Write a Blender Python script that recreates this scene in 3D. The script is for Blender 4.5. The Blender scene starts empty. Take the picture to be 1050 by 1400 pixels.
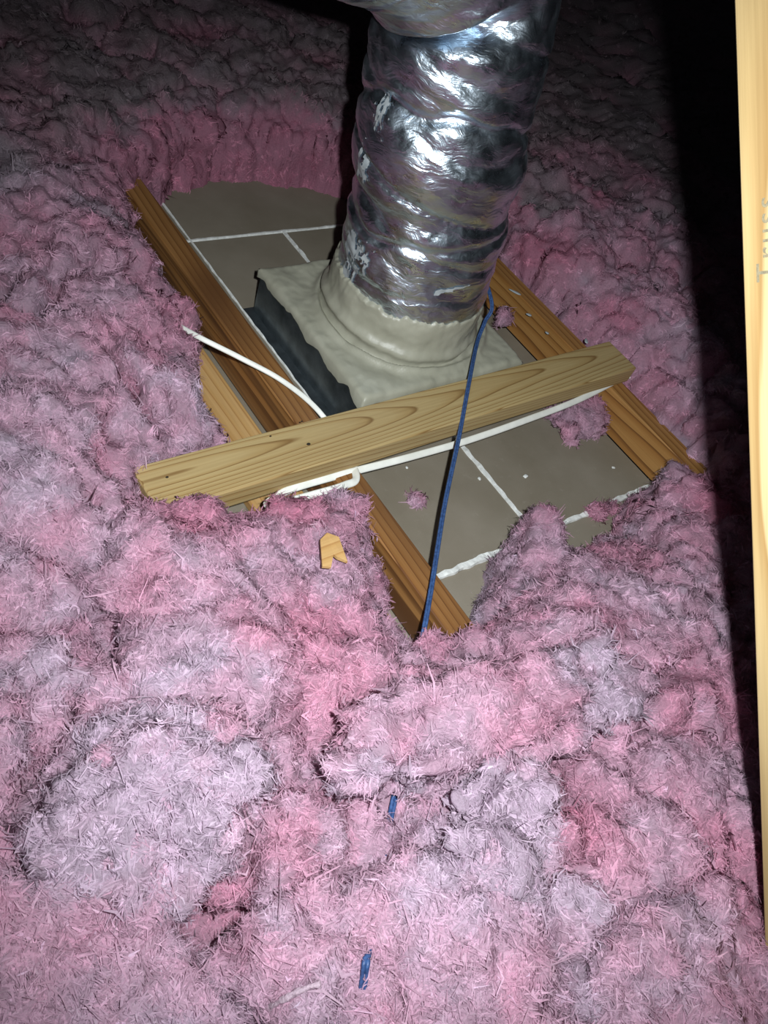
import bpy, bmesh, math, random
import numpy as np
from mathutils import Matrix, Vector

# ------------------------------------------------------------------ camera, world, light, exposure
scene = bpy.context.scene
COL = scene.collection
CAM_H = 1.0
FPX = 1105.0
M = np.array([[0.78387157, -0.54618578, 0.29534125],      # camera right, down, forward in world axes
              [-0.2784108, -0.73432379, -0.61907673],     # x across the joists, y along them, z up
              [0.55500701, 0.40305046, -0.72767956]])
EYE = np.array([0.0, 0.0, CAM_H])
cam_data = bpy.data.cameras.new('camera')
cam = bpy.data.objects.new('camera', cam_data)
COL.objects.link(cam)
cam_data.sensor_fit = 'VERTICAL'
cam_data.sensor_height = 36.0
cam_data.sensor_width = 27.0
cam_data.lens = FPX / 1400.0 * 36.0
cam_data.clip_start = 0.01
mw = Matrix.Identity(4)
for r in range(3):
    mw[r][0] = M[0, r]; mw[r][1] = -M[1, r]; mw[r][2] = -M[2, r]; mw[r][3] = EYE[r]
cam.matrix_world = mw
scene.camera = cam

world = bpy.data.worlds.new('world'); scene.world = world
world.use_nodes = True
bg = world.node_tree.nodes['Background']
bg.inputs['Color'].default_value = (0.55, 0.6, 0.7, 1)
bg.inputs['Strength'].default_value = 0.006

def spot(name, cam_off, target, power, angle, blend, size, color):
    """a lamp held next to the lens: offset in camera axes (right, up, back)"""
    d = bpy.data.lights.new(name, 'SPOT')
    d.energy = power; d.spot_size = math.radians(angle); d.spot_blend = blend
    d.shadow_soft_size = size; d.color = color
    o = bpy.data.objects.new(name, d); COL.objects.link(o)
    p = EYE + M[0] * cam_off[0] - M[1] * cam_off[1] - M[2] * cam_off[2]
    o.location = p
    o.rotation_euler = (Vector(target) - Vector(p)).to_track_quat('-Z', 'Y').to_euler()
    return o
spot('flash_lamp', (0.075, 0.04, 0.0), (0.78, 0.48, 0.1), 98.0, 102, 1.0, 0.012, (0.93, 0.98, 1.0))

vs = scene.view_settings
vs.view_transform = 'Standard'; vs.look = 'None'; vs.gamma = 1.0; vs.use_curve_mapping = False
vs.exposure = 0.0

# ------------------------------------------------------------------ helpers
rng = np.random.default_rng(7)
random.seed(7)
def at(px, py, z):
    """point of the place seen at pixel (px, py) of the 1050x1400 frame, at height z"""
    d = M.T @ np.array([(px - 525) / FPX, (py - 700) / FPX, 1.0])
    return EYE + d * ((z - CAM_H) / d[2])

def hash3(i, j, k, s):
    h = (i * 374761393 + j * 668265263 + k * 2147483647 + s * 1274126177) & 0xFFFFFFFF
    h = ((h ^ (h >> 13)) * 1274126177) & 0xFFFFFFFF
    h = ((h ^ (h >> 16)) * 2246822519) & 0xFFFFFFFF
    return ((h ^ (h >> 15)) & 0xFFFFFF) / float(0xFFFFFF)
def vnoise(p, s=0):
    f = np.floor(p); u = p - f; i = f.astype(np.int64); u = u * u * u * (u * (u * 6 - 15) + 10)
    r = 0
    for dx in (0, 1):
        wx = u[:, 0] if dx else 1 - u[:, 0]
        for dy in (0, 1):
            wy = u[:, 1] if dy else 1 - u[:, 1]
            for dz in (0, 1):
                wz = u[:, 2] if dz else 1 - u[:, 2]
                r = r + hash3(i[:, 0] + dx, i[:, 1] + dy, i[:, 2] + dz, s) * wx * wy * wz
    return r * 2 - 1
def fbm(p, oct=3, s=0, gain=0.5):
    r = 0; a = 1.0
    for o in range(oct):
        r = r + a * vnoise(p * (2.03 ** o), s + 17 * o); a *= gain
    return r
def worley(p, s=0, second=False):
    f = np.floor(p); i = f.astype(np.int64); best = np.full(len(p), 9.0); nxt = best.copy()
    for dx in (-1, 0, 1):
        for dy in (-1, 0, 1):
            for dz in (-1, 0, 1):
                c = i + [dx, dy, dz]
                q = np.stack([c[:, a] + hash3(c[:, 0], c[:, 1], c[:, 2], s + 5 * a) for a in range(3)], 1)
                e = ((p - q) ** 2).sum(1)
                nxt = np.minimum(nxt, np.maximum(best, e)); best = np.minimum(best, e)
    return (np.sqrt(best), np.sqrt(nxt)) if second else np.sqrt(best)

def link(name, mesh, mat=None, parent=None):
    o = bpy.data.objects.new(name, mesh); COL.objects.link(o)
    if mat is not None and not mesh.materials: mesh.materials.append(mat)
    if parent is not None: o.parent = parent
    return o
def empty(name, loc=(0, 0, 0)):
    o = bpy.data.objects.new(name, None); COL.objects.link(o); o.location = loc; o.empty_display_size = 0.05
    return o
def tag(o, label, cat, group=None, kind=None):
    o['label'] = label; o['category'] = cat
    if group: o['group'] = group
    if kind: o['kind'] = kind
    return o
def np_mesh(name, verts, quads=None, tris=None, smooth=True, col=None, nrm=None):
    me = bpy.data.meshes.new(name)
    verts = np.asarray(verts, np.float32)
    nq = 0 if quads is None else len(quads); nt = 0 if tris is None else len(tris)
    me.vertices.add(len(verts)); me.vertices.foreach_set('co', verts.ravel())
    me.loops.add(nq * 4 + nt * 3); me.polygons.add(nq + nt)
    li = []; ls = []; tot = []
    if nq: li.append(np.asarray(quads).ravel()); ls.append(np.arange(nq) * 4); tot.append(np.full(nq, 4))
    if nt: li.append(np.asarray(tris).ravel()); ls.append(nq * 4 + np.arange(nt) * 3); tot.append(np.full(nt, 3))
    me.loops.foreach_set('vertex_index', np.concatenate(li).astype(np.int32))
    me.polygons.foreach_set('loop_start', np.concatenate(ls).astype(np.int32))
    me.polygons.foreach_set('use_smooth', np.full(nq + nt, smooth))
    if col is not None:
        a = me.attributes.new('tint', 'FLOAT_COLOR', 'POINT')
        c = np.ones((len(verts), 4), np.float32); c[:, :3] = col
        a.data.foreach_set('color', c.ravel())
    if nrm is not None:
        a = me.attributes.new('fluff', 'FLOAT_VECTOR', 'POINT'); a.data.foreach_set('vector', np.asarray(nrm, np.float32).ravel())
    me.update(); me.validate()
    return me
def bm_mesh(name, bm, smooth=False):
    me = bpy.data.meshes.new(name); bm.normal_update(); bm.to_mesh(me); bm.free()
    if smooth:
        for p in me.polygons: p.use_smooth = True
    return me
def box_mesh(name, size, bevel=0.003, seg=2, cuts=0, wob=0.0):
    """box centred at the origin, edges eased"""
    bm = bmesh.new(); bmesh.ops.create_cube(bm, size=1.0)
    bmesh.ops.scale(bm, vec=size, verts=bm.verts)
    if bevel: bmesh.ops.bevel(bm, geom=list(bm.edges), offset=bevel, segments=seg, affect='EDGES', profile=0.6)
    return bm_mesh(name, bm)
def tube(path, radii, n=12, cap=True):
    """verts, quads, tris of a tube along a polyline"""
    P = np.asarray(path, float); m = len(P)
    R = np.broadcast_to(np.asarray(radii, float), (m,))
    T = np.gradient(P, axis=0); T /= np.linalg.norm(T, axis=1)[:, None]
    ref = np.array([0.3, 0.2, 1.0]) if abs(T[0, 2]) < 0.9 else np.array([1.0, 0, 0])
    N = np.zeros_like(P); a = ref - T[0] * (ref @ T[0]); N[0] = a / np.linalg.norm(a)
    for i in range(1, m):
        a = N[i - 1] - T[i] * (N[i - 1] @ T[i]); N[i] = a / np.linalg.norm(a)
    B = np.cross(T, N)
    th = np.linspace(0, 2 * math.pi, n, endpoint=False)
    V = P[:, None] + R[:, None, None] * (np.cos(th)[None, :, None] * N[:, None] + np.sin(th)[None, :, None] * B[:, None])
    i, j = np.meshgrid(np.arange(m - 1), np.arange(n), indexing='ij')
    q = np.stack([i * n + j, i * n + (j + 1) % n, (i + 1) * n + (j + 1) % n, (i + 1) * n + j], -1).reshape(-1, 4)
    V = V.reshape(-1, 3); t = None
    if cap:
        V = np.vstack([V, P[0], P[-1]]); c0, c1 = len(V) - 2, len(V) - 1
        jj = np.arange(n)
        t = np.vstack([np.stack([np.full(n, c0), (jj + 1) % n, jj], 1),
                       np.stack([np.full(n, c1), (m - 1) * n + jj, (m - 1) * n + (jj + 1) % n], 1)])
    return V, q, t
def smooth_path(pts, n=60):
    """Catmull-Rom through the points"""
    P = np.asarray(pts, float); P = np.vstack([2 * P[0] - P[1], P, 2 * P[-1] - P[-2]]); out = []
    k = len(P) - 3; per = max(2, n // k)
    for s in range(k):
        a, b, c, d = P[s:s + 4]
        for u in np.linspace(0, 1, per, endpoint=False):
            out.append(0.5 * (2 * b + (c - a) * u + (2 * a - 5 * b + 4 * c - d) * u * u + (3 * b - a - 3 * c + d) * u ** 3))
    out.append(P[-2]); return np.array(out)

# ------------------------------------------------------------------ materials
class NT:
    def __init__(s, name):
        s.m = bpy.data.materials.new(name); s.m.use_nodes = True; s.t = s.m.node_tree
        s.t.nodes.clear(); s.out = s.n('ShaderNodeOutputMaterial')
    def n(s, typ, **kw):
        x = s.t.nodes.new(typ)
        for k, v in kw.items():
            if k.startswith('i_'): x.inputs[k[2:].replace('_', ' ')].default_value = v
            else: setattr(x, k, v)
        return x
    def l(s, a, b): s.t.links.new(a, b)
    def ramp(s, fac, stops):
        r = s.n('ShaderNodeValToRGB'); e = r.color_ramp.elements
        while len(e) < len(stops): e.new(0.5)
        for q, (p, c) in zip(e, stops): q.position = p; q.color = (*c, 1) if len(c) == 3 else c
        s.l(fac, r.inputs[0]); return r.outputs[0]
    def math(s, op, a, b=None):
        x = s.n('ShaderNodeMath', operation=op)
        for k, v in ((0, a), (1, b)):
            if v is None: continue
            if isinstance(v, (int, float)): x.inputs[k].default_value = v
            else: s.l(v, x.inputs[k])
        return x.outputs[0]
    def mixc(s, fac, a, b, mode='MIX'):
        x = s.n('ShaderNodeMix', data_type='RGBA', blend_type=mode)
        for k, v in ((0, fac), (6, a), (7, b)):
            if isinstance(v, (int, float)): x.inputs[k].default_value = v
            elif isinstance(v, tuple): x.inputs[k].default_value = (*v, 1)
            else: s.l(v, x.inputs[k])
        return x.outputs[2]
    def coords(s, scale=(1, 1, 1), loc=(0, 0, 0), rot=(0, 0, 0)):
        tc = s.n('ShaderNodeTexCoord'); mp = s.n('ShaderNodeMapping')
        mp.inputs['Scale'].default_value = scale; mp.inputs['Location'].default_value = loc; mp.inputs['Rotation'].default_value = rot
        s.l(tc.outputs['Object'], mp.inputs[0]); return mp.outputs[0]
    def noise(s, vec, scale, detail=4, rough=0.55, out=0):
        x = s.n('ShaderNodeTexNoise'); x.inputs['Scale'].default_value = scale
        x.inputs['Detail'].default_value = detail; x.inputs['Roughness'].default_value = rough
        s.l(vec, x.inputs['Vector']); return x.outputs[out]
    def bump(s, h, strength, dist, normal=None):
        b = s.n('ShaderNodeBump'); b.inputs['Strength'].default_value = strength; b.inputs['Distance'].default_value = dist
        s.l(h, b.inputs['Height'])
        if normal is not None: s.l(normal, b.inputs['Normal'])
        return b.outputs[0]
    def bsdf(s, color=None, rough=0.6, metal=0.0, normal=None, spec=0.5):
        p = s.n('ShaderNodeBsdfPrincipled')
        for k, v in (('Base Color', color), ('Roughness', rough), ('Metallic', metal), ('Normal', normal), ('Specular IOR Level', spec)):
            if v is None: continue
            if isinstance(v, tuple): p.inputs[k].default_value = (*v, 1)
            elif isinstance(v, (int, float)): p.inputs[k].default_value = v
            else: s.l(v, p.inputs[k])
        s.l(p.outputs[0], s.out.inputs[0]); return p

def wood(name, light, mid, dark, center, tilt, freq, stripe=None, ringpow=(0.35, 0.8, 0.97)):
    """growth rings round a pith line beside the piece: long x axis, rings come out as grain on each face"""
    t = NT(name)
    v = t.coords(scale=(tilt, 1, 1), loc=(0, center[0], center[1]))
    big = t.noise(t.coords(scale=(1.6, 9, 9)), 1.0, 2, 0.5, 1)
    off = t.n('ShaderNodeVectorMath', operation='MULTIPLY_ADD'); t.l(big, off.inputs[0])
    off.inputs[1].default_value = (0.0, 0.020, 0.020); t.l(v, off.inputs[2])
    sep = t.n('ShaderNodeSeparateXYZ'); t.l(off.outputs[0], sep.inputs[0])
    zz = t.math('ADD', sep.outputs[2], sep.outputs[0])
    d = t.math('SQRT', t.math('ADD', t.math('MULTIPLY', sep.outputs[1], sep.outputs[1]), t.math('MULTIPLY', zz, zz)))
    fr = t.math('FRACT', t.math('MULTIPLY', d, freq))
    c = t.ramp(fr, [(0.0, light), (ringpow[0], light), (ringpow[1], mid), (ringpow[2], dark), (1.0, light)])
    fib = t.noise(t.coords(scale=(6, 260, 260)), 1.0, 3, 0.6)
    c = t.mixc(0.35, c, t.ramp(fib, [(0.3, (0.55, 0.5, 0.42)), (0.7, (1, 1, 1))]), 'MULTIPLY')
    blot = t.noise(t.coords(scale=(3, 14, 14)), 1.0, 3)
    c = t.mixc(0.4, c, t.ramp(blot, [(0.3, (0.72, 0.62, 0.5)), (0.65, (1, 1, 1))]), 'MULTIPLY')
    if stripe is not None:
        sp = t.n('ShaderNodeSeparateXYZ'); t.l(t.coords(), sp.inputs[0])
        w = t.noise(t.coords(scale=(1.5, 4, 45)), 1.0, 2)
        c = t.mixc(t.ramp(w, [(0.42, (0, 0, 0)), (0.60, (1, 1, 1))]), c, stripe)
    nrm = t.bump(fib, 0.25, 0.0008)
    t.bsdf(c, 0.55, normal=nrm, spec=0.35)
    return t.m
M_BOARD = wood('pale_pine', (0.43, 0.325, 0.155), (0.38, 0.265, 0.112), (0.21, 0.12, 0.040), (-0.022, 0.020), 0.030, 210, ringpow=(0.45, 0.80, 0.93))
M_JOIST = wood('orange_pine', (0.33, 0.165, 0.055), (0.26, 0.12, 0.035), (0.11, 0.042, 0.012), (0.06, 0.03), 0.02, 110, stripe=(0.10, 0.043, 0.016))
M_JOIST2 = wood('amber_pine', (0.36, 0.19, 0.06), (0.29, 0.135, 0.036), (0.13, 0.052, 0.014), (0.09, 0.05), 0.02, 85)
M_WEB = wood('yellow_pine', (0.45, 0.345, 0.18), (0.40, 0.285, 0.13), (0.30, 0.185, 0.07), (0.30, 0.05), 0.01, 120, ringpow=(0.3, 0.75, 0.95))
M_PLANK = wood('tan_plank', (0.52, 0.33, 0.14), (0.48, 0.29, 0.11), (0.38, 0.2, 0.07), (0.2, 0.05), 0.01, 60)

def m_drywall():
    t = NT('grey_brown_paper'); v = t.coords()
    a = t.noise(v, 5, 5, 0.6)
    c = t.ramp(a, [(0.3, (0.180, 0.155, 0.115)), (0.7, (0.240, 0.212, 0.168))])
    b = t.noise(v, 60, 5, 0.7)
    c = t.mixc(t.ramp(b, [(0.62, (0, 0, 0)), (0.78, (0.30, 0.30, 0.30))]), c, (0.36, 0.33, 0.29))
    t.bsdf(c, 0.7, normal=t.bump(t.noise(v, 350, 3), 0.15, 0.001), spec=0.25); return t.m
M_DRY = m_drywall()
def m_plain(name, c0, c1, scale, rough, bumpd=0.001, metal=0.0, spec=0.4, bs=0.4, bscale=None):
    t = NT(name); v = t.coords(); a = t.noise(v, scale, 5, 0.6)
    t.bsdf(t.ramp(a, [(0.3, c0), (0.7, c1)]), rough, metal, t.bump(t.noise(v, bscale or scale * 2, 4), bs, bumpd), spec); return t.m
M_GYP = m_plain('white_gypsum', (0.55, 0.56, 0.54), (0.80, 0.82, 0.80), 90, 0.8, 0.002)
M_MAST = m_plain('grey_mastic', (0.27, 0.265, 0.205), (0.36, 0.355, 0.285), 9, 0.42, 0.0025, spec=0.45, bs=0.5, bscale=28)
M_SMEAR = m_plain('mastic_smears', (0.25, 0.28, 0.30), (0.42, 0.45, 0.46), 60, 0.5, 0.001)
M_GALV = m_plain('galvanised_steel', (0.13, 0.155, 0.17), (0.30, 0.35, 0.38), 25, 0.32, 0.0006, metal=0.9, bs=0.2)
M_CABLE = m_plain('white_cable_sheath', (0.66, 0.67, 0.62), (0.78, 0.79, 0.74), 40, 0.4, 0.0003)
M_DARK = m_plain('dark_hole', (0.01, 0.008, 0.005), (0.03, 0.02, 0.012), 60, 0.9)
M_INK = m_plain('grey_stamp_ink', (0.13, 0.115, 0.075), (0.24, 0.20, 0.12), 300, 0.7)
def m_cord():
    t = NT('blue_cord'); v = t.coords()
    a = t.noise(v, 240, 3)
    t.bsdf(t.ramp(a, [(0.35, (0.018, 0.045, 0.13)), (0.68, (0.045, 0.10, 0.25))]), 0.5, normal=t.bump(t.noise(v, 500, 2), 0.5, 0.001)); return t.m
M_CORD = m_cord()
def m_foil():
    t = NT('silver_foil')
    v = t.coords()
    wv = t.n('ShaderNodeVectorMath', operation='MULTIPLY_ADD'); t.l(t.noise(v, 7, 3, 0.6, 1), wv.inputs[0])
    wv.inputs[1].default_value = (0.05, 0.05, 0.10); t.l(v, wv.inputs[2])
    def stretched(sc, rot):
        m = t.n('ShaderNodeMapping'); m.inputs['Scale'].default_value = sc; m.inputs['Rotation'].default_value = rot
        t.l(wv.outputs[0], m.inputs[0]); return m.outputs[0]
    w1 = t.noise(stretched((7, 7, 30), (0.25, 0.15, 0)), 1.0, 4, 0.6)
    w2 = t.noise(stretched((22, 22, 95), (-0.3, 0.2, 0)), 1.0, 3, 0.6)
    w3 = t.noise(v, 120, 3, 0.6)
    n = t.bump(w1, 0.20, 0.012)
    n = t.bump(w2, 0.50, 0.0050, n)
    n = t.bump(w3, 0.30, 0.0018, n)
    c = t.ramp(t.noise(v, 12, 3), [(0.3, (0.56, 0.66, 0.76)), (0.7, (0.72, 0.82, 0.91))])
    p = t.bsdf(c, t.ramp(t.noise(v, 30, 3), [(0.3, (0.24,) * 3), (0.7, (0.40,) * 3)]), 1.0, n)
    p.inputs['Coat Weight'].default_value = 0.7; p.inputs['Coat Roughness'].default_value = 0.10; t.l(n, p.inputs['Coat Normal'])   # clear film over the foil
    return t.m
M_FOIL = m_foil()
def m_wool(name, fibre):
    t = NT(name); v = t.coords()
    a = t.n('ShaderNodeAttribute', attribute_name='tint')
    f = t.noise(v, 260, 4, 0.65)
    c = t.mixc(1.0, a.outputs['Color'], t.ramp(f, [(0.25, (0.80, 0.76, 0.79)), (0.75, (1.12, 1.10, 1.11))]), 'MULTIPLY')
    if fibre:      # a fibre is a round hair, far thinner than its ribbon: shade it by the lie of the tuft
        fa = t.n('ShaderNodeAttribute', attribute_name='fluff'); 
        ge = t.n('ShaderNodeNewGeometry'); va = t.n('ShaderNodeVectorMath', operation='MULTIPLY_ADD')
        t.l(ge.outputs['Normal'], va.inputs[0]); va.inputs[1].default_value = (0.75, 0.75, 0.75); t.l(fa.outputs['Vector'], va.inputs[2])
        vn = t.n('ShaderNodeVectorMath', operation='NORMALIZE'); t.l(va.outputs[0], vn.inputs[0]); nrm = vn.outputs[0]
    else: nrm = t.bump(f, 0.8, 0.005)
    p = t.n('ShaderNodeBsdfPrincipled'); p.inputs['Roughness'].default_value = 0.75
    p.inputs['Specular IOR Level'].default_value = 0.25
    t.l(c, p.inputs['Base Color']); t.l(nrm, p.inputs['Normal'])
    tr = t.n('ShaderNodeBsdfTranslucent'); t.l(c, tr.inputs['Color'])
    mx = t.n('ShaderNodeMixShader'); mx.inputs[0].default_value = 0.50
    t.l(p.outputs[0], mx.inputs[1]); t.l(tr.outputs[0], mx.inputs[2]); t.l(mx.outputs[0], t.out.inputs[0]); return t.m
M_WOOL = m_wool('pink_glass_wool', False)
M_FIBRE = m_wool('pink_wool_fibres', True)

# ------------------------------------------------------------------ setting: ceiling panels seen from above
JH = 0.085                                    # joist height above the panels
ceiling = empty('ceiling', (1.0, 0.9, 0.0)); ceiling['kind'] = 'structure'
ceiling['label'] = 'grey-brown paper-faced ceiling panels between the joists, white gypsum at the joints'
def child_box(name, parent, x0, x1, y0, y1, z0, z1, mat, bevel=0.002):
    me = box_mesh(name, (x1 - x0, y1 - y0, z1 - z0), bevel, 1)
    o = link(name, me, mat, parent)
    pl = parent.location if parent is not None else Vector((0, 0, 0))
    o.location = Vector(((x0 + x1) / 2, (y0 + y1) / 2, (z0 + z1) / 2)) - pl
    return o
SX = 1.008; YB = 1.321; YF = 0.404; G = 0.003
for (x0, x1, y0, y1) in [(0.708, 1.36, YB + G, 1.95), (0.708, SX - G, YF + G, YB - G), (SX + G, 1.36, YF + G, YB - G), (0.708, 1.36, -0.7, YF - G),
                         (0.03, 0.662, -0.7, 1.95), (1.40, 2.1, -0.7, 1.95)]:
    child_box('drywall_panel', ceiling, x0, x1, y0, y1, -0.0125, 0.0, M_DRY)
def seam(p0, p1, w, h, n=40, seed=0, gaps=()):
    """ragged bead of gypsum along a joint"""
    p0 = np.array(p0); p1 = np.array(p1); s = np.linspace(0, 1, n)
    d = p1 - p0; L = np.linalg.norm(d); d = d / L; nn = np.array([-d[1], d[0]])
    k = np.stack([s * L * 60, np.zeros(n), np.zeros(n) + seed], 1)
    a = w * (0.9 + 0.5 * vnoise(k, seed)); b = w * (0.9 + 0.5 * vnoise(k, seed + 9)); hh = h * (0.9 + 0.5 * vnoise(k * 1.7, seed + 3))
    c = p0[None] + d[None] * (s * L)[:, None]
    V = []
    for off, z in ((a, -0.010 * np.ones(n)), (a * 0.75, hh * 0.8), (-b * 0.6, hh), (-b, -0.010 * np.ones(n))):
        V.append(np.column_stack([c + nn[None] * off[:, None], z]))
    V = np.stack(V, 1).reshape(-1, 3)
    i, j = np.meshgrid(np.arange(n - 1), np.arange(3), indexing='ij')
    q = np.stack([i * 4 + j, i * 4 + j + 1, (i + 1) * 4 + j + 1, (i + 1) * 4 + j], -1).reshape(-1, 4)
    q = np.vstack([q, [[3, 2, 1, 0]], [[(n - 1) * 4, (n - 1) * 4 + 1, (n - 1) * 4 + 2, (n - 1) * 4 + 3]]])
    me = np_mesh('gypsum_joint', V - np.array(ceiling.location), q, smooth=False)
    return link('gypsum_joint', me, M_GYP, ceiling)
seam((SX, YF), (SX, 0.80), 0.0062, 0.004, seed=1)
seam((SX, 1.00), (SX, YB), 0.0055, 0.004, seed=2)
seam((0.72, YF), (0.99, YF), 0.0075, 0.005, seed=3)
seam((1.03, YF), (1.355, YF), 0.0068, 0.004, seed=4)
seam((0.715, YB), (1.355, YB), 0.0032, 0.003, seed=5)
seam((0.7800, 0.80), (0.7795, 1.48), 0.0028, 0.003, seed=6)

# ------------------------------------------------------------------ joists, board, truss web
def lumber(name, x0, x1, y0, y1, z0, z1, mat, along='y', bevel=0.0035):
    """one piece of sawn timber, its own x axis along the grain"""
    if along == 'y': size = (y1 - y0, x1 - x0, z1 - z0)
    else: size = (x1 - x0, y1 - y0, z1 - z0)
    o = link(name, box_mesh(name, size, bevel, 3), mat)
    o.location = ((x0 + x1) / 2, (y0 + y1) / 2, (z0 + z1) / 2)
    if along == 'y': o.rotation_euler = (0, 0, math.pi / 2)
    return o
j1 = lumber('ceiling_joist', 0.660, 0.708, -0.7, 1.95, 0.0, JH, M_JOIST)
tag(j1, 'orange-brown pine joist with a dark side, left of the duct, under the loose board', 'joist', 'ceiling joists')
j2 = lumber('ceiling_joist', 1.360, 1.405, -0.7, 1.95, 0.0, JH, M_JOIST2)
tag(j2, 'amber pine joist right of the duct, under the right end of the loose board', 'joist', 'ceiling joists')
plank = lumber('wood_plank', 0.545, 0.640, 0.33, 1.02, 0.001, 0.020, M_PLANK)
tag(plank, 'flat tan plank lying in the pink insulation left of the left joist', 'plank')

board = empty('loose_board', (0.89, 0.645, JH + 0.0205))
tag(board, 'pale pine board lying loose across both joists in front of the duct', 'board')
bo = link('board_timber', box_mesh('board_timber', (1.055, 0.086, 0.039), 0.004, 3), M_BOARD, board)
board.rotation_euler = (0, 0, math.radians(0.4))
def knot(px, py, r):
    p = at(px, py, JH + 0.0401) - np.array(board.location)
    bm = bmesh.new(); bmesh.ops.create_cone(bm, cap_ends=True, segments=10, radius1=r, radius2=r * 0.8, depth=0.0012)
    o = link('knot', bm_mesh('knot', bm), M_DARK, board); o.location = (p[0], p[1], 0.0197); o.scale = (1.3, 0.9, 1)
knot(421, 606, 0.0030); knot(227, 650, 0.0020); knot(240, 677, 0.0024); knot(412, 575, 0.0014); knot(369, 595, 0.0016)

# truss web: a diagonal standing on the left joist's truss, its broad face towards the camera
WX = 0.664
def on_plane_x(px, py, x):
    d = M.T @ np.array([(px - 525) / FPX, (py - 700) / FPX, 1.0]); return EYE + d * (x / d[0])
w0 = on_plane_x(1045, 1290, WX); w1 = on_plane_x(1003, 0, WX)
wd = (w1 - w0) / np.linalg.norm(w1 - w0); wn = np.array([0, -wd[2], wd[1]])
WW = 0.089; WT = 0.040; WL0 = -0.16; WL1 = 1.55
web = empty('truss_web')
rot = Matrix((Vector((0, wd[1], wd[2])), Vector((-1, 0, 0)), Vector((0, wn[1], wn[2])))).transposed()   # local x along, y towards the camera side, z across
cen = w0 + wd * (WL0 + WL1) / 2 + wn * WW / 2 + np.array([WT / 2, 0, 0])
web.matrix_world = Matrix.Translation(Vector(cen)) @ rot.to_4x4()
link('web_timber', box_mesh('web_timber', (WL1 - WL0, WT, WW), 0.003, 3), M_WEB, web)
tag(web, 'yellow pine truss timber rising along the right edge of the photo', 'timber')
fc = bpy.data.curves.new('stamp', 'FONT'); fc.body = 'Truss'; fc.size = 0.026; fc.extrude = 0.0; fc.space_character = 1.15
fo = bpy.data.objects.new('stamp_tmp', fc); COL.objects.link(fo)
dg = bpy.context.evaluated_depsgraph_get()
sm = bpy.data.meshes.new_from_object(fo.evaluated_get(dg)); bpy.data.objects.remove(fo)
st = link('stamp_lettering', sm, M_INK, web)
st['label'] = 'faded grey stamped lettering'
pt = web.matrix_world.inverted() @ Vector(on_plane_x(1064, 384, WX))
# text runs up along the timber (local x), its letter tops towards the post's left edge (local -z)
st.matrix_local = Matrix.Translation((pt.x, WT / 2 + 0.0004, pt.z)) @ Matrix((Vector((1, 0, 0)), Vector((0, 0, -1)), Vector((0, 1, 0)))).transposed().to_4x4()

# ------------------------------------------------------------------ duct: boot box, collar, mastic, foil jacket
DX, DY, DR = 1.000, 0.905, 0.143
BX0, BX1, BY0, BY1, BZ = 0.800, 1.190, 0.722, 1.086, 0.100
duct = empty('foil_duct', (DX, DY, 0))
tag(duct, 'crinkled silver foil flexible duct sealed with grey mastic onto its metal boot', 'duct')
DL = np.array(duct.location)
def dpart(name, V, q, t=None, mat=None, parent=None, smooth=True):
    return link(name, np_mesh(name, np.asarray(V) - DL, q, t, smooth), mat, parent or duct)
# sheet-metal boot: four walls
boot = child_box('boot_box', duct, BX0, BX1, BY0, BY1, 0.0, BZ - 0.004, M_GALV, 0.0015)
fl = child_box('flange', boot, BX0 - 0.018, BX1 + 0.01, BY0 - 0.01, BY1 + 0.008, 0.0003, 0.0022, M_GALV, 0.0005)
fl.location = fl.location - duct.location
# mastic over the top of the box, lumpy, drooping over the rim, with rings round the collar
nx, ny = 110, 100
gx = np.linspace(BX0 - 0.005, BX1 + 0.004, nx); gy = np.linspace(BY0 - 0.006, BY1 + 0.005, ny)
X, Y = np.meshgrid(gx, gy, indexing='ij')
P = np.stack([X.ravel(), Y.ravel(), np.zeros(nx * ny)], 1)
rad = np.hypot(P[:, 0] - DX - 0.012, P[:, 1] - DY)
z = BZ + 0.0025 + 0.0022 * fbm(P * 28, 4, 3) + 0.0025 * vnoise(P * 11, 8)
ang = np.arctan2(P[:, 1] - DY, P[:, 0] - DX)
z += 0.009 * np.exp(-((rad - 0.172 - 0.006 * np.sin(ang * 2 + 1)) / 0.0065) ** 2)
z += 0.018 * np.clip((0.162 - rad) / 0.018, 0, 1) ** 1.5
edge = np.minimum(np.minimum(P[:, 0] - gx[0], gx[-1] - P[:, 0]), np.minimum(P[:, 1] - gy[0], gy[-1] - P[:, 1]))
z -= 0.006 * np.clip(1 - edge / 0.010, 0, 1) ** 2
P[:, 2] = z
i, j = np.meshgrid(np.arange(nx - 1), np.arange(ny - 1), indexing='ij')
q = np.stack([i * ny + j, (i + 1) * ny + j, (i + 1) * ny + j + 1, i * ny + j + 1], -1).reshape(-1, 4)
# skirt of mastic running unevenly down the walls
ring = [(a, 0) for a in range(nx)] + [(nx - 1, b) for b in range(1, ny)] + [(a, ny - 1) for a in range(nx - 2, -1, -1)] + [(0, b) for b in range(ny - 2, 0, -1)]
ri = np.array([a * ny + b for a, b in ring]); nr = len(ri)
top = P[ri]; low = top.copy()
low[:, 2] -= 0.012 + 0.010 * (vnoise(top * 30, 21) + 0.6 * vnoise(top * 80, 22)) + 0.004
base = len(P); P = np.vstack([P, low]); k = np.arange(nr)
q = np.vstack([q, np.stack([ri[k], base + k, base + (k + 1) % nr, ri[(k + 1) % nr]], 1)])
dpart('mastic_coat', P, q, mat=M_MAST)

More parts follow.
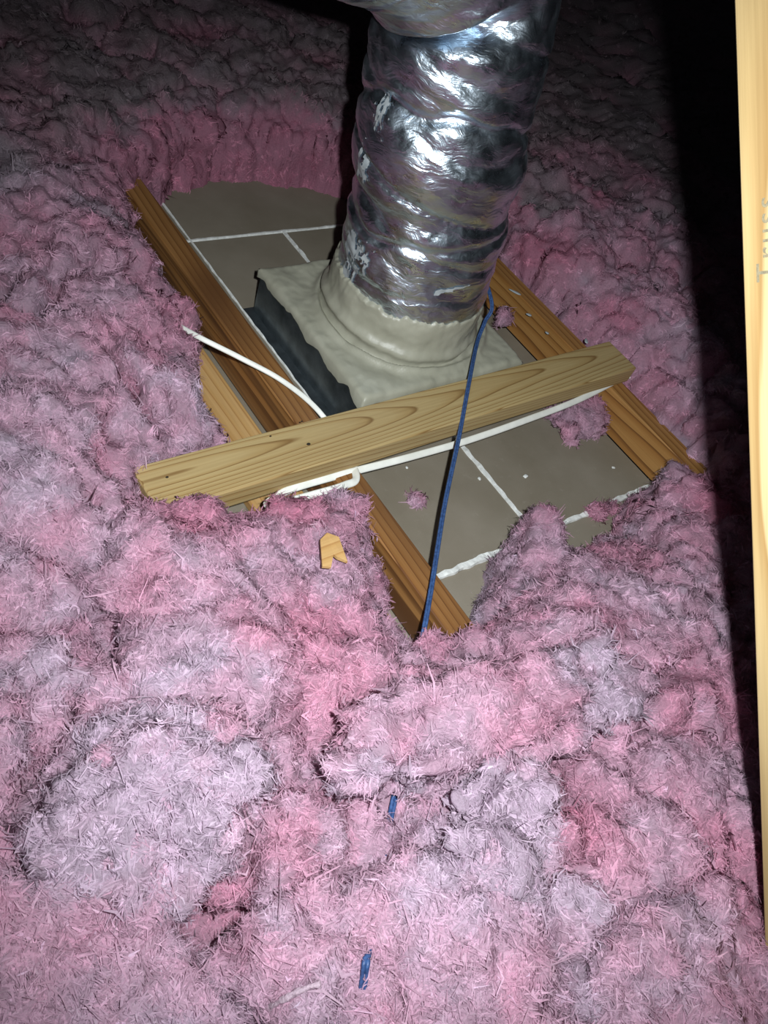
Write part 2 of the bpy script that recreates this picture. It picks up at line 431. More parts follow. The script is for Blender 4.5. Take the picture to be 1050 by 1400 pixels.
# foil jacket: path up from the collar, leaning back, then bending over to the left out of the frame
path = smooth_path([(DX, DY, 0.09), (1.0, 0.905, 0.20), (0.988, 0.915, 0.34), (0.968, 0.932, 0.48), (0.954, 0.943, 0.59), (0.925, 0.948, 0.690),
                    (0.818, 0.968, 0.755), (0.700, 0.990, 0.768), (0.58, 1.01, 0.825), (0.43, 1.03, 0.96), (0.20, 0.98, 1.18), (-0.05, 1.05, 1.45)], 280)
seg = np.linalg.norm(np.diff(path, axis=0), axis=1); arc = np.concatenate([[0], np.cumsum(seg)])
def duct_surface(arcs, nth, extra=0.0, disp=True):
    """grid on the jacket: rows at arc lengths, columns round it"""
    C = np.stack([np.interp(arcs, arc, path[:, a]) for a in range(3)], 1)
    T = np.gradient(path, axis=0); T = np.stack([np.interp(arcs, arc, T[:, a]) for a in range(3)], 1); T /= np.linalg.norm(T, axis=1)[:, None]
    U = np.array([0.545, -0.84, 0.0]); U = U[None] - T * (T @ U)[:, None]; U /= np.linalg.norm(U, axis=1)[:, None]
    B = np.cross(T, U)
    th = np.linspace(0, 2 * math.pi, nth, endpoint=False)
    S, TH = np.meshgrid(arcs, th, indexing='ij')
    k = np.stack([np.cos(TH) * 1.0, np.sin(TH) * 1.0, S * 6], -1).reshape(-1, 3)
    r = np.full(S.size, DR)
    if disp:
        low_ = np.clip((S.ravel() - 0.07) / 0.08, 0, 1)
        kd = k.copy(); kd[:, 2] = S.ravel() * 14 + TH.ravel() * 0.9 * 0 + np.cos(TH.ravel() * 1.0) * 0.8
        folds = np.abs(vnoise(np.stack([k[:, 0] * 0.35, k[:, 1] * 0.35, kd[:, 2]], 1), 31))
        r = r + low_ * (0.007 * vnoise(k * np.array([1.0, 1.0, 0.8]), 30) - 0.009 * (1 - folds) ** 6
             + 0.0030 * fbm(np.stack([k[:, 0] * 2, k[:, 1] * 2, S.ravel() * 30 + k[:, 0] * 2], 1), 3, 32)
             + 0.0008 * fbm(np.stack([k[:, 0] * 6, k[:, 1] * 6, S.ravel() * 80], 1), 2, 33))
        # a bulge between the collar and a tie, and a slight waist
        s = S.ravel(); ct = np.cos(TH.ravel()); st = np.sin(TH.ravel())
        for s0, tl, wd_, dp in ((0.245, 0.020, 0.007, 0.008), (0.405, -0.035, 0.008, 0.009), (0.520, -0.060, 0.008, 0.008), (0.150, 0.012, 0.006, 0.004)):
            r = r - low_ * dp * np.exp(-((s - s0 - tl * st - 0.010 * vnoise(k * 2.0, 35)) / wd_) ** 2)
        r = r + 0.004 * np.exp(-((s - 0.36) / 0.05) ** 2) - 0.007 * np.exp(-((s - 0.275) / 0.02) ** 2) - 0.045 * np.exp(-((s - 0.556 - 0.03 * np.clip(np.sin(TH.ravel() - 4.3), 0, 1)) / 0.022) ** 2) * np.clip(np.cos(TH.ravel() - 4.5) * 1.3, 0, 1)
    r = (r + extra).reshape(S.shape)
    V = C[:, None] + r[..., None] * (np.cos(TH)[..., None] * U[:, None] + np.sin(TH)[..., None] * B[:, None])
    return V, S, TH
def wrap_quads(m, n):
    i, j = np.meshgrid(np.arange(m - 1), np.arange(n), indexing='ij')
    return np.stack([i * n + j, i * n + (j + 1) % n, (i + 1) * n + (j + 1) % n, (i + 1) * n + j], -1).reshape(-1, 4)
NR = 360; arcs = np.linspace(0.03, arc[-1], NR); NTH = 220
V, S, TH = duct_surface(arcs, NTH)
dpart('foil_jacket', V.reshape(-1, 3), wrap_quads(NR, NTH), mat=M_FOIL)
# mastic collar round the foot of the jacket with a torn upper edge
nth = 240; lv = 26
th = np.linspace(0, 2 * math.pi, nth, endpoint=False)
kk = np.stack([np.cos(th) * 3, np.sin(th) * 3, np.zeros(nth)], 1)
topedge = 0.105 + 0.010 * vnoise(kk * 0.5, 41) + 0.005 * vnoise(kk * 3.5, 42) + 0.0035 * vnoise(kk * 9, 43)
rows = []
for a in range(lv):
    u = a / (lv - 1); s = u * topedge
    C = np.stack([np.interp(s, arc, path[:, b]) for b in range(3)], 1)
    rr = DR + 0.0045 * (1 - u) ** 0.3 + 0.0012 + 0.012 * np.exp(-(s / 0.018) ** 2) + 0.0085 * np.exp(-((s - 0.036 - 0.004 * np.sin(th * 2)) / 0.010) ** 2)
    rr = rr + 0.0022 * fbm(np.stack([kk[:, 0] * 1.5, kk[:, 1] * 1.5, np.full(nth, u * 4)], 1), 3, 44)
    if a == lv - 1: rr = rr - 0.008
    U = np.array([0.545, -0.84, 0]); B = np.array([0.84, 0.545, 0])
    rows.append(C + rr[:, None] * (np.cos(th)[:, None] * U + np.sin(th)[:, None] * B))
dpart('mastic_collar', np.stack(rows).reshape(-1, 3), wrap_quads(lv, nth), mat=M_MAST)
# smears of mastic on the foil: torn patches lying on the jacket
def smear(s0, s1, t0, t1, seed, thr=0.0, sc=1.0):
    ns, nt_ = 110, 110
    ar = np.linspace(s0, s1, ns)
    C, S_, T_ = duct_surface(arcs, NTH, 0.0016)
    a = np.interp(ar, arcs, np.arange(len(arcs)));
    tt = np.linspace(t0, t1, nt_) % (2 * math.pi); b = tt / (2 * math.pi) * NTH
    ia = np.clip(np.floor(a).astype(int), 0, len(arcs) - 2); fa = (a - ia)[:, None, None]
    ib = np.floor(b).astype(int) % NTH; ib2 = (ib + 1) % NTH; fb = (b - np.floor(b))[None, :, None]
    Vp = (C[ia][:, ib] * (1 - fa) + C[ia + 1][:, ib] * fa) * (1 - fb) + (C[ia][:, ib2] * (1 - fa) + C[ia + 1][:, ib2] * fa) * fb
    su, tu = np.meshgrid(np.linspace(-1, 1, ns), np.linspace(-1, 1, nt_), indexing='ij')
    n = fbm(np.stack([su.ravel() * 2.2 * sc, tu.ravel() * 2.2 * sc, np.full(ns * nt_, seed)], 1), 4, 50 + seed).reshape(ns, nt_)
    keep = n + 0.75 * (1 - np.maximum(abs(su), abs(tu)) ** 2 * 1.9) > thr + 0.35
    i, j = np.meshgrid(np.arange(ns - 1), np.arange(nt_ - 1), indexing='ij')
    kq = keep[:-1, :-1] & keep[1:, :-1] & keep[:-1, 1:] & keep[1:, 1:]
    q = np.stack([i * nt_ + j, i * nt_ + j + 1, (i + 1) * nt_ + j + 1, (i + 1) * nt_ + j], -1)[kq]
    if len(q) == 0: return
    u, inv = np.unique(q, return_inverse=True)
    dpart('mastic_smear', Vp.reshape(-1, 3)[u], inv.reshape(-1, 4), mat=M_SMEAR)
smear(0.085, 0.215, 3.75, 4.18, 1, 0.0, 1.6)
smear(0.13, 0.21, 4.05, 4.40, 2, 0.10, 1.8)
smear(0.30, 0.38, 3.85, 4.25, 3, 0.15, 1.8)
smear(0.152, 0.174, 5.15, 5.75, 4, 0.0, 1.0)
smear(0.38, 0.46, 4.10, 4.40, 5, 0.40, 2.4)

# ------------------------------------------------------------------ cable and cord
def flat_cable(name, pts, w, h, n, mat):
    """flat sheathed cable: rounded-rectangle section kept level"""
    P = smooth_path(pts, n); m = len(P)
    T = np.gradient(P, axis=0); T /= np.linalg.norm(T, axis=1)[:, None]
    side = np.cross(T, [-0.5, -0.45, 0.75]); side /= np.linalg.norm(side, axis=1)[:, None]; up = np.cross(side, T)
    th = np.linspace(0, 2 * math.pi, 10, endpoint=False)
    c = np.sign(np.cos(th)) * abs(np.cos(th)) ** 0.6; s = np.sign(np.sin(th)) * abs(np.sin(th)) ** 0.6
    ww = w * np.interp(np.arange(m), [0, m * 0.22, m * 0.30, m], [0.72, 0.72, 1.0, 1.0])
    V = P[:, None] + c[None, :, None] * (ww / 2)[:, None, None] * side[:, None] + s[None, :, None] * h / 2 * up[:, None]
    return np_mesh(name, V.reshape(-1, 3), wrap_quads(m, 10))
cab = [at(245, 446, 0.120), at(276, 463, 0.128), at(330, 490, 0.112), at(385, 520, 0.097), at(432, 558, 0.090), (0.70, 0.66, 0.0815), at(487, 651, 0.088), at(470, 664, 0.094), at(430, 676, 0.096), at(392, 686, 0.094),
       at(366, 690, 0.091), at(376, 681, 0.090), at(400, 668, 0.088), at(470, 648, 0.084), at(560, 625, 0.082), at(640, 602, 0.081), at(720, 574, 0.083), at(790, 547, 0.085), at(850, 517, 0.091), (1.44, 0.61, 0.094)]
cab[5] = (0.722, 0.665, 0.072)
cable = link('electrical_cable', flat_cable('electrical_cable', cab, 0.0125, 0.0055, 220, M_CABLE), M_CABLE)
tag(cable, 'flat white electrical cable looping under and along the loose pine board', 'cable')

# ------------------------------------------------------------------ pink loose-fill insulation
PIT = [(168, 250, .11), (222, 268, 0), (290, 247, 0), (350, 250, 0), (420, 258, 0), (478, 272, 0), (600, 280, 0), (692, 352, .085), (745, 408, .085), (800, 463, .085),
       (866, 528, .085), (966, 648, .085), (957, 676, .085), (905, 650, .085), (880, 655, .08), (872, 690, .10), (850, 720, .105), (800, 755, .105), (768, 732, .10), (735, 704, .085),
       (706, 730, .085), (690, 780, .085), (672, 828, .08), (640, 846, .08), (604, 866, .08), (577, 890, .085), (562, 850, .11), (546, 800, .11), (528, 750, .12), (522, 705, .12),
       (500, 668, .12), (455, 652, .12), (425, 668, .12), (365, 690, .095), (300, 702, .085), (250, 702, .085), (212, 690, .12), (200, 660, .13), (222, 628, .135), (270, 606, .14), (327, 590, .145), (312, 540, .155),
       (288, 500, .155), (283, 440, .16), (280, 385, .16), (242, 372, .16), (226, 340, .155), (200, 295, .15)]
PITW = np.array([at(*p)[:2] for p in PIT])
def sdist(x, y):
    """distance to the cleared hollow, negative inside it"""
    d = np.full(len(x), 1e9); ins = np.zeros(len(x), bool)
    n = len(PITW)
    for a in range(n):
        p = PITW[a]; r = PITW[(a + 1) % n]; e = r - p
        t = np.clip(((x - p[0]) * e[0] + (y - p[1]) * e[1]) / (e @ e), 0, 1)
        d = np.minimum(d, (x - p[0] - t * e[0]) ** 2 + (y - p[1] - t * e[1]) ** 2)
        c = ((p[1] > y) != (r[1] > y))
        with np.errstate(divide='ignore', invalid='ignore'):
            ins ^= c & (x < (r[0] - p[0]) * (y - p[1]) / (r[1] - p[1]) + p[0])
    d = np.sqrt(d); return np.where(ins, -d, d)
def sstep(a, b, x):
    t = np.clip((x - a) / (b - a), 0, 1); return t * t * (3 - 2 * t)
def gauss(x, y, cx, cy, sx, sy, rot=0):
    c, s = math.cos(rot), math.sin(rot); u = (x - cx) * c + (y - cy) * s; v = -(x - cx) * s + (y - cy) * c
    return np.exp(-(u / sx) ** 2 - (v / sy) ** 2)
def bumps(x, y):
    b = 0
    for px, py, z_, sx, sy, h in [(220, 1080, .2, .12, .09, .05), (330, 870, .17, .10, .08, .03), (880, 830, .15, .10, .08, .03), (120, 620, .2, .14, .12, .03), (850, 1250, .2, .14, .12, .03),
                                  (310, 1250, .2, .035, .03, -.07), (580, 1085, .2, .07, .02, -.05), (60, 1010, .2, .02, .09, -.06), (735, 1090, .2, .03, .03, -.04), (420, 1110, .2, .06, .08, -.025),
                                  (150, 860, .2, .02, .04, -.04), (920, 900, .18, .06, .03, .02), (780, 330, .2, .10, .12, .03), (130, 160, .2, .08, .08, .03), (60, 1150, .2, .04, .03, -.05)]:
        c = at(px, py, z_); b = b + h * gauss(x, y, c[0], c[1], sx, sy)
    return b
def graded(a, b, lo, hi, fine, grow):
    """coordinates: fine between lo and hi, growing outwards"""
    mid = list(np.arange(lo, hi, fine)); st_ = fine; r = [mid[-1]]
    while r[-1] < b: st_ = min(st_ * grow, 0.06); r.append(r[-1] + st_)
    st_ = fine; l_ = [mid[0]]
    while l_[-1] > a: st_ = min(st_ * grow, 0.06); l_.append(l_[-1] - st_)
    return np.array(l_[:0:-1] + mid + r[1:])
def wool_tint(p, d=None, dusty=0.0):
    """pink fibres, greyed by dust in patches"""
    n1 = fbm(p * 7.0, 3, 61); n2 = fbm(p * 26.0, 3, 62); n3 = fbm(p * 3.1, 2, 63)
    g = np.clip(0.48 + 0.42 * n1 + 0.30 * n2 + 0.2 * n3 + dusty, 0, 1)
    pink = np.array([0.67, 0.360, 0.475]); deep = np.array([0.60, 0.240, 0.345]); lil = np.array([0.565, 0.455, 0.550]); dust = np.array([0.235, 0.215, 0.220])
    mixd = np.clip(0.5 + 0.7 * vnoise(p * 11, 64) + 0.4 * n2, 0, 1)[:, None]
    pk = pink * (1 - mixd) + deep * mixd
    c = pk * (1 - g[:, None]) + lil * g[:, None]
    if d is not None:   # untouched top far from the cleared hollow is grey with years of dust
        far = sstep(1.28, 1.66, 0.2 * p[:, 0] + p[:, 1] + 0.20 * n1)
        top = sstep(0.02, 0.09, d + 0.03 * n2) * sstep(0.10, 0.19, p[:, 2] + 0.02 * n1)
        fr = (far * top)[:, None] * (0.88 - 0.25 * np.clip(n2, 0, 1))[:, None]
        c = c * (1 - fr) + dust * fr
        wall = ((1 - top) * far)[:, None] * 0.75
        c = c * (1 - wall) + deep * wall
    return c
CRACKS = [[(100, 940), (72, 1000), (45, 1080), (25, 1122)], [(132, 838), (150, 885), (166, 915)], [(470, 985), (484, 935), (555, 908)], [(478, 1048), (560, 1078), (640, 1052), (725, 1040)],
          [(612, 1125), (640, 1085), (660, 1068)], [(262, 1246), (310, 1262), (362, 1240)], [(880, 932), (950, 902)], [(560, 868), (640, 876), (700, 905)], [(300, 955), (345, 985), (420, 950)], [(390, 1225), (450, 1195), (520, 1165)],
          [(110, 1040), (100, 1100), (120, 1150)], [(330, 1085), (360, 1130), (350, 1190)], [(740, 1100), (790, 1085), (830, 1110)], [(90, 640), (140, 690), (150, 740)], [(150, 470), (190, 540), (230, 560)], [(760, 950), (800, 940)], [(690, 900), (745, 930)]]
CRACKW = [[at(px, py, 0.19)[:2] for px, py in c] for c in CRACKS]
def torn(p):
    """0..1, 1 in the torn-open cracks seen in the bed"""
    w = p[:, :2] + 0.010 * np.stack([vnoise(p * 25, 180), vnoise(p * 25, 181)], 1)
    d2 = np.full(len(p), 1e9)
    for c in CRACKW:
        for a, b in zip(c[:-1], c[1:]):
            e = b - a; t = np.clip(((w - a) @ e) / (e @ e), 0, 1)
            d2 = np.minimum(d2, ((w - a - t[:, None] * e) ** 2).sum(1))
    wd_ = 0.0085 * (1 + 0.5 * vnoise(p * 18, 182))
    return np.exp(-d2 / wd_ ** 2)
def crack_mask(p):
    w2 = p + 0.03 * np.stack([vnoise(p * 14, 170), vnoise(p * 14, 171), vnoise(p * 14, 172)], 1)
    f1, f2 = worley(w2 * 7.5, 77, True)       # torn slabs with open cracks between some of them
    return f1, np.exp(-((f2 - f1) / 0.10) ** 2) * sstep(0.10, 0.50, vnoise(p * 6.0, 78) + 0.15)
def nodules(p, amp=1.0):
    """lumpy relief of shredded wool"""
    w = p + 0.012 * np.stack([vnoise(p * 30, 70), vnoise(p * 30, 71), vnoise(p * 30, 72)], 1)
    a = 0.024 * (0.62 - worley(w * 17, 73)) + 0.018 * (0.62 - worley(w * 36, 74)) + 0.014 * fbm(p * 9, 3, 75) + 0.006 * (0.6 - worley(w * 80, 76))
    f1, crack = crack_mask(p)
    a = a + 0.020 * (0.6 - f1) - 0.034 * crack
    return a * amp

def make_slivers(centers, normals, tints, per, length, width, spread, lift):
    """short curling ribbons in little combed flakes; returns verts, quads, tints"""
    nC = len(centers); n = nC * per
    C = np.repeat(centers, per, 0); N = np.repeat(normals, per, 0); K = np.repeat(tints, per, 0)
    rv = rng.normal(size=(nC, 3)); rv = rv - normals * (rv * normals).sum(1)[:, None]
    rv /= np.linalg.norm(rv, axis=1)[:, None]
    rv = rv + normals * rng.uniform(-0.05, 0.38, nC)[:, None]
    tdir = np.repeat(rv, per, 0) + 0.30 * rng.normal(size=(n, 3)); tdir /= np.linalg.norm(tdir, axis=1)[:, None]
    b = np.cross(N, tdir); b /= np.linalg.norm(b, axis=1)[:, None] + 1e-9
    un = np.cross(tdir, b)
    P0 = C + b * (rng.normal(size=n) * spread)[:, None] + tdir * (rng.normal(size=n) * spread * 0.8)[:, None] + un * (rng.uniform(-0.3, 0.5, n) * spread)[:, None]
    wisp = np.where(rng.random(n) < 0.025, 2.0, 1.0)
    L = length * wisp * np.exp(rng.normal(size=n) * 0.35) * np.repeat(rng.uniform(0.7, 1.35, nC), per)
    curl = np.repeat(rng.normal(size=nC) * 0.9, per) + rng.normal(size=n) * 0.6        # bend within the surface
    arch = rng.uniform(-0.3, 0.9, n) * lift                                            # bend out of it
    roll = rng.normal(size=n) * 0.32
    W = width * np.exp(rng.normal(size=n) * 0.35)
    pts = []
    for u, ww in ((-0.5, 0.35), (0.0, 1.0), (0.5, 0.25)):
        p = P0 + tdir * (L * u * (1 - 0.25 * abs(curl) * abs(u)))[:, None] + b * (L * curl * (u * u - 0.08))[:, None] + un * (L * (0.14 - arch * (u - 0.5) * (u + 0.9) * 0.0 - 0.5 * lift * u * u + arch * np.maximum(u, 0)))[:, None]
        wv = (b * np.cos(roll + u * 0.6)[:, None] + un * np.sin(roll + u * 0.6)[:, None]) * (W * ww * 0.5)[:, None]
        pts += [p - wv, p + wv]
    V = np.stack(pts, 1).reshape(-1, 3)
    sn = 0.75 * N + 0.30 * rng.normal(size=(n, 3)) + np.array([0, 0, 0.50]); sn /= np.linalg.norm(sn, axis=1)[:, None]
    i = np.arange(n)[:, None] * 6
    q = np.concatenate([i + [0, 1, 3, 2], i + [2, 3, 5, 4]], 1).reshape(-1, 4)
    K = K * np.exp(np.repeat(rng.normal(size=nC) * 0.10, per) + rng.normal(size=n) * 0.10)[:, None] + rng.uniform(0.0, 0.10, n)[:, None] * (rng.random(n) < 0.25)[:, None]
    return V, q, np.repeat(np.clip(K, 0.02, 0.85), 6, 0), np.repeat(sn, 6, 0)

def sample_surface(V, Q, count, weight=None):
    a, b, c, d = (V[Q[:, k]] for k in range(4))
    nn = np.cross(c - a, d - b); ar = np.linalg.norm(nn, axis=1) + 1e-12; nn /= ar[:, None]
    w = ar if weight is None else ar * weight((a + c) / 2)
    idx = rng.choice(len(Q), count, p=w / w.sum())
    u = rng.random((count, 1)); v = rng.random((count, 1))
    p = (a[idx] * (1 - u) + b[idx] * u) * (1 - v) + (d[idx] * (1 - u) + c[idx] * u) * v
    return p, nn[idx]

xs = graded(-0.55, 5.5, -0.12, 1.75, 0.0048, 1.06); ys = graded(-0.62, 5.0, -0.42, 1.75, 0.0048, 1.06)
nx, ny = len(xs), len(ys)
X, Y = np.meshgrid(xs, ys, indexing='ij'); x = X.ravel(); y = Y.ravel()
p2 = np.stack([x, y, np.zeros_like(x)], 1)
wx = x + 0.012 * fbm(p2 * 22, 3, 81); wy = y + 0.012 * fbm(p2 * 22, 3, 82)
d = sdist(wx, wy)
lev = 0.185 + 0.020 * fbm(p2 * 3.2, 3, 83) + bumps(x, y)
lev = lev - 0.045 * gauss(x, y, 0.62, 0.42, 0.25, 0.16) - 0.05 * gauss(x, y, 1.05, 0.28, 0.30, 0.10)
lev = np.maximum(lev, 0.04)
rise = np.clip(d / 0.028, 0, 1) ** 0.5 * 0.62 + 0.38 * sstep(0.0, 0.12, d)
h = np.where(d > 0, lev * rise, np.maximum(d * 2.0, -0.03))
base = np.stack([x, y, h], 1)
G3 = base.reshape(nx, ny, 3)
def grid_normals(Gr):
    a = np.gradient(Gr, axis=0); b = np.gradient(Gr, axis=1); n = np.cross(a, b); return (n / (np.linalg.norm(n, axis=-1, keepdims=True) + 1e-12)).reshape(-1, 3)
nb = grid_normals(G3)
fade = np.clip(d / 0.02 + 0.3, 0, 1)
disp = nodules(base) * fade
disp = disp - 0.060 * torn(p2) * fade
Vt = base + nb * disp[:, None]
Vt[:, 2] = np.where(d < 0, np.minimum(Vt[:, 2], -0.014), Vt[:, 2])
i, j = np.meshgrid(np.arange(nx - 1), np.arange(ny - 1), indexing='ij')
q = np.stack([i * ny + j, (i + 1) * ny + j, (i + 1) * ny + j + 1, i * ny + j + 1], -1).reshape(-1, 4)
dq = d[q]
q = q[(dq > -0.004).any(1)]
used, inv = np.unique(q, return_inverse=True)
Vq = Vt[used]; q = inv.reshape(-1, 4); dd = d[used]
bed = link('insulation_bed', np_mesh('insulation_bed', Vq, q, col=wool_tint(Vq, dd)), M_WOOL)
tag(bed, 'deep bed of fluffy pink loose-fill glass wool round the cleared hollow', 'insulation', kind='stuff')
def wt(c):
    r = np.linalg.norm(c - EYE, axis=1); w = np.minimum(2.0, (1.0 / r) ** 2.3)
    cc = (c - EYE) @ M.T; zc = np.maximum(cc[:, 2], 0.05)
    ok = (abs(cc[:, 0] / zc) < 0.66) & (abs(cc[:, 1] / zc) < 0.82) & (cc[:, 2] > 0.1) & (c[:, 2] > 0.0)
    return w * np.where(ok, 1, 0.12)
cp, cn = sample_surface(Vq, q, 60000, wt)
pc = np.column_stack([cp[:, :2], np.zeros(len(cp))])
keep = rng.random(len(cp)) > np.maximum(0.85 * torn(pc), 0.5 * crack_mask(cp)[1])
cp = cp[keep]; cn = cn[keep]
cd = sdist(cp[:, 0], cp[:, 1])
rr = np.linalg.norm(cp - EYE, axis=1)
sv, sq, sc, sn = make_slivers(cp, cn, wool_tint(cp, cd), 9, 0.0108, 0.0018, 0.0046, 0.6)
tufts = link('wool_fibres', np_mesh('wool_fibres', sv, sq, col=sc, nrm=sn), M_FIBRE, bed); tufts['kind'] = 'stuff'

def terrain_z(xx, yy):
    a = np.argmin(abs(xs - xx)); b = np.argmin(abs(ys - yy)); return Vt[a * ny + b, 2]
def clump(name, label, px, py, zc, size, rotz, n_tuft, dusty=0.0, amp=1.0, seed=0, tilt=0.0, group=None, ln=0.0108, pos=None):
    """a loose lump of wool, lying on what is under it"""
    c = at(px, py, zc) if pos is None else np.array(pos)
    m, k = 64, 96
    u = np.linspace(0.02, math.pi - 0.02, m); v = np.linspace(0, 2 * math.pi, k, endpoint=False)
    U, W = np.meshgrid(u, v, indexing='ij')
    S = np.stack([np.sin(U) * np.cos(W), np.sin(U) * np.sin(W), np.cos(U)], -1).reshape(-1, 3)
    e = 0.72
    B = np.sign(S) * abs(S) ** e * np.array(size)
    shape = 1 + 0.28 * fbm(S * 1.6 + seed * 3.7, 3, 90 + seed)
    B = B * shape[:, None]
    R = Matrix.Rotation(rotz, 3, 'Z') @ Matrix.Rotation(tilt, 3, 'Y'); B = B @ np.array(R).T
    nrm = S / np.array(size); nrm = nrm @ np.array(R).T; nrm /= np.linalg.norm(nrm, axis=1)[:, None]
    Vc = B + nrm * nodules(B * 1.15 + c, amp)[:, None]
    i, j = np.meshgrid(np.arange(m - 1), np.arange(k), indexing='ij')
    q = np.stack([i * k + j, (i + 1) * k + j, (i + 1) * k + (j + 1) % k, i * k + (j + 1) % k], -1).reshape(-1, 4)
    jj = np.arange(k); Vc = np.vstack([Vc, Vc[:k].mean(0), Vc[(m - 1) * k:].mean(0)])
    t = np.vstack([np.stack([np.full(k, m * k), jj, (jj + 1) % k], 1), np.stack([np.full(k, m * k + 1), (m - 1) * k + (jj + 1) % k, (m - 1) * k + jj], 1)])
    o = link(name, np_mesh(name, Vc, q, t, col=wool_tint(Vc + c, None, dusty)), M_WOOL); o.location = c
    p, n = sample_surface(Vc, q, n_tuft)
    ok = n[:, 2] > -0.6; p = p[ok]; n = n[ok]
    a, b, cc, sn = make_slivers(p, n, wool_tint(p + c, None, dusty), 9, ln, 0.0017, 0.0044, 0.6)
    f = link('wool_fibres', np_mesh('wool_fibres', a, b, col=cc, nrm=sn), M_FIBRE, o); f['kind'] = 'stuff'
    return tag(o, label, 'insulation', group)
G1 = 'loose lumps of pink insulation'
clump('insulation_clump', 'long pale pink roll-shaped lump of insulation just below where the blue cord ends', 690, 975, 0.205, (0.190, 0.060, 0.050), math.radians(-10), 2300, 0.18, 0.5, 1, group=G1)
clump('insulation_clump', 'torn whitish-grey lump of insulation below the long roll-shaped lump', 690, 1115, 0.215, (0.060, 0.050, 0.036), math.radians(20), 900, 0.6, 1.0, 2, group=G1)
clump('insulation_clump', 'large rounded pale lump of insulation at lower left of the photo', 225, 1085, 0.195, (0.085, 0.070, 0.042), math.radians(30), 1900, 0.3, 1.0, 3, group=G1)
clump('insulation_clump', 'small pink lump of insulation on the ceiling panel beside the right joist', 790, 575, 0.022, (0.058, 0.036, 0.020), math.radians(-10), 420, -0.35, 0.7, 4, group=G1)
clump('insulation_clump', 'pink lump of insulation resting on the left joist in front of the loose board', 462, 698, 0.100, (0.038, 0.034, 0.020), math.radians(40), 500, -0.05, 0.8, 5, group=G1)
clump('insulation_clump', 'thin pink scrap of insulation over the white joint at the right', 826, 697, 0.008, (0.034, 0.013, 0.006), math.radians(5), 160, -0.3, 0.35, 6, group=G1)
clump('insulation_clump', 'pink upright ridge of insulation right of the right joist', 895, 430, 0.15, (0.050, 0.145, 0.055), math.radians(4), 1100, -0.35, 0.8, 7, group=G1)
clump('insulation_clump', 'tiny pale pink tuft on the panel beside the blue cord', 571, 682, 0.006, (0.013, 0.013, 0.005), 0.3, 50, 0.3, 0.3, 8, group=G1, ln=0.010)
clump('insulation_clump', 'tiny pink tuft on the boot rim beside the right joist', 690, 434, 0.085, (0.020, 0.010, 0.008), 0.9, 60, -0.2, 0.3, 9, group=G1, ln=0.010)
clump('insulation_clump', 'small round pink lump at the foot of the blue cord', 592, 887, 0.10, (0.024, 0.020, 0.018), 0.4, 200, -0.1, 0.4, 10, group=G1)

# blue cord: down the right of the duct, over the board, into the wool and out again twice
def cord_mesh(pts, r, n):
    P = smooth_path(pts, n); T = np.gradient(P, axis=0); T /= np.linalg.norm(T, axis=1)[:, None]
    side = np.cross(T, M[2]); side /= np.linalg.norm(side, axis=1)[:, None]
    Vs, Qs = [], []
    o = 0
    for s in (-1, 1):
        V, q, t = tube(P + side * s * r * 0.85, r, 8, False); Vs.append(V); Qs.append(q + o); o += len(V)
    return np_mesh('blue_cord', np.vstack(Vs), np.vstack(Qs))
def tz(px, py, z0, up):
    p = at(px, py, z0)
    for _ in range(4): p = at(px, py, terrain_z(p[0], p[1]) + up)
    return p
cpts = [(1.13, 1.02, 0.30), (1.163, 0.93, 0.22), at(672, 412, 0.175), at(663, 440, 0.150), at(652, 470, 0.132), at(640, 530, 0.131), at(627, 600, 0.122), at(608, 690, 0.110), at(592, 790, 0.108), at(580, 860, 0.108),
        at(573, 897, 0.085), tz(562, 960, 0.15, -0.05), tz(549, 1042, 0.18, -0.022), tz(545, 1063, 0.18, 0.009), tz(541, 1082, 0.18, -0.022), tz(520, 1190, 0.2, -0.04), tz(506, 1285, 0.2, -0.012),
        tz(501, 1312, 0.2, 0.008), tz(498, 1335, 0.2, 0.006), tz(495, 1358, 0.2, -0.003), tz(492, 1385, 0.2, -0.03)]
cord = link('blue_cord', cord_mesh(cpts, 0.0021, 240), M_CORD)
tag(cord, 'thin blue cord stretched from the duct over the board into the insulation', 'cord')

# ------------------------------------------------------------------ small things
def scrap(name, label, outline, z, thick, cat, curl=0.006):
    """torn flat piece cut to an outline, with thickness and a little curl"""
    pts = [at(px, py, z) for px, py in outline]; c = np.mean(pts, 0)
    bm = bmesh.new()
    vs_ = [bm.verts.new(Vector(p - c) + Vector((0, 0, curl * math.sin(7 * k)))) for k, p in enumerate(pts)]
    f = bm.faces.new(vs_); r = bmesh.ops.extrude_face_region(bm, geom=[f])
    for e in r['geom']:
        if isinstance(e, bmesh.types.BMVert): e.co.z += thick
    bmesh.ops.recalc_face_normals(bm, faces=bm.faces)
    o = link(name, bm_mesh(name, bm), M_PLANK); o.location = c
    return tag(o, label, cat)
g = at(455, 755, 0.15); gz = terrain_z(g[0], g[1])
for _ in range(3): g = at(455, 755, gz + 0.014); gz = terrain_z(g[0], g[1])
scrap('wood_scrap', 'torn tan wood scrap with a V notch lying in the pink insulation', [(437, 740), (446, 731), (462, 737), (474, 771), (460, 765), (455, 760), (452, 777), (440, 776)], gz + 0.014, 0.004, 'scrap', 0.001)
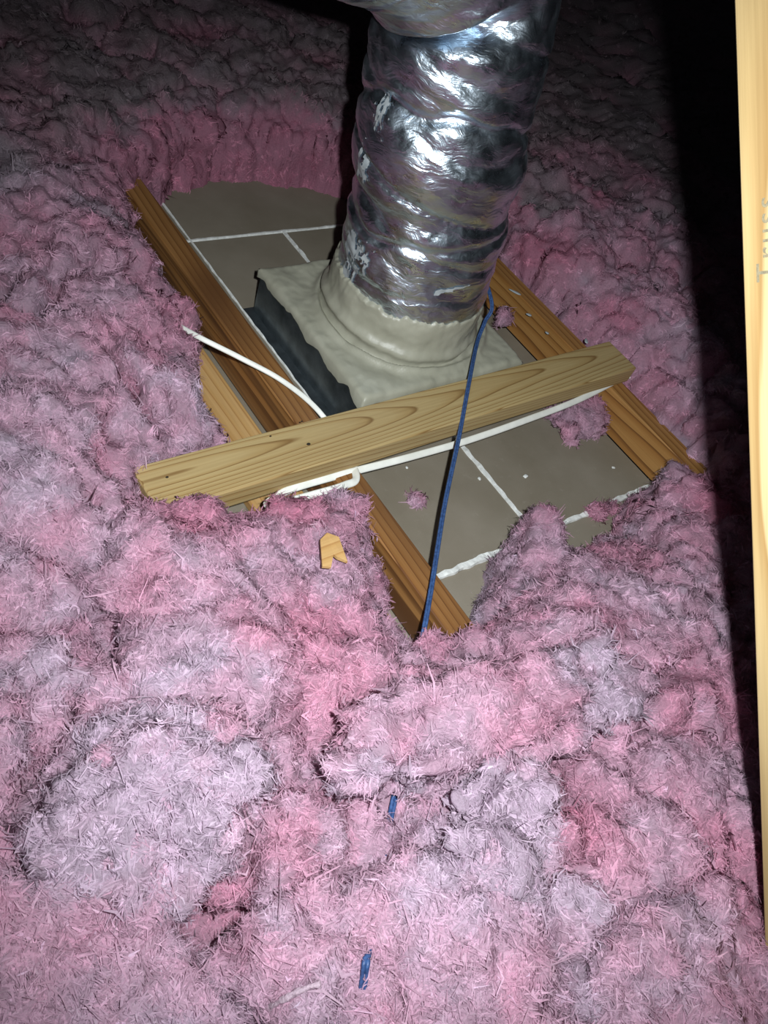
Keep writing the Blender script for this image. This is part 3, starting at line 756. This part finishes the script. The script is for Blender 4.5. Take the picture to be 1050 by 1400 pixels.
def drip(x, y, z, l, w, rz, parent):
    bm = bmesh.new(); bmesh.ops.create_icosphere(bm, subdivisions=2, radius=1.0)
    for v in bm.verts:
        v.co.y *= 1 - 0.45 * v.co.x
        v.co = Vector((v.co.x * l, v.co.y * w, v.co.z * 0.0018))
    o = link('mastic_drip', bm_mesh('mastic_drip', bm, True), M_SMEAR)
    o.parent = parent; o.matrix_parent_inverse = Matrix.LocRotScale(parent.location, parent.rotation_euler, None).inverted()
    o.location = (x, y, z); o.rotation_euler = (0, 0, rz)
    o['label'] = 'drip of grey mastic'
for px, py, l, w, rz in [(704, 399, .016, .004, 2.2), (723, 430, .007, .004, 2.4), (748, 455, .005, .003, 2.0)]:
    p = at(px, py, JH + 0.0008); drip(min(p[0], 1.40), p[1], JH + 0.0006, l, w, rz, j2)
p = at(800, 464, JH + 0.041); drip(p[0], p[1] - 0.004, JH + 0.0405, 0.009, 0.004, 0.9, board)

for k, (px, py, r) in enumerate([(718, 652, .0045), (655, 655, .003), (838, 640, .003), (556, 640, .0025)]):
    p = at(px, py, 0.0); bm = bmesh.new(); bmesh.ops.create_icosphere(bm, subdivisions=2, radius=r)
    for v in bm.verts: v.co *= random.uniform(0.75, 1.25); v.co.z *= 0.55; v.co.x *= 1.4
    o = link('gypsum_crumb', bm_mesh('gypsum_crumb', bm, True), M_GYP); o.location = (p[0], p[1], r * 0.5); o.rotation_euler = (0, 0, k * 1.3)
    tag(o, ['largest pale gypsum crumb, on the panel right of the central white joint', 'tiny pale gypsum crumb on the panel touching the left side of the central joint',
             'tiny pale gypsum crumb on the panel close to the right joist', 'tiny pale gypsum crumb on the panel above the pale pink tuft'][k], 'crumb', 'gypsum crumbs on the panels')
# a twisted pale strand of wool lying on the bed near the bottom edge
pts = [tz(352, 1388, 0.19, 0.012), tz(385, 1368, 0.19, 0.020), tz(412, 1354, 0.19, 0.022), tz(438, 1344, 0.19, 0.020)]
P = smooth_path(pts, 40); rr_ = 0.0028 * (1 + 0.25 * vnoise(np.arange(len(P))[:, None] * np.array([[0.35, 0.0, 0.0]]), 5)); rr_[-3:] *= 1.2
V, q, t = tube(P, rr_, 10)
V = V + 0.0008 * np.stack([vnoise(V * 300, 6), vnoise(V * 300, 7), vnoise(V * 300, 8)], 1)
st2 = link('wool_strand', np_mesh('wool_strand', V, q, t, col=np.tile([0.80, 0.66, 0.74], (len(V), 1))), M_WOOL)
tag(st2, 'twisted pale strand of wool lying at the bottom edge of the photo', 'strand')
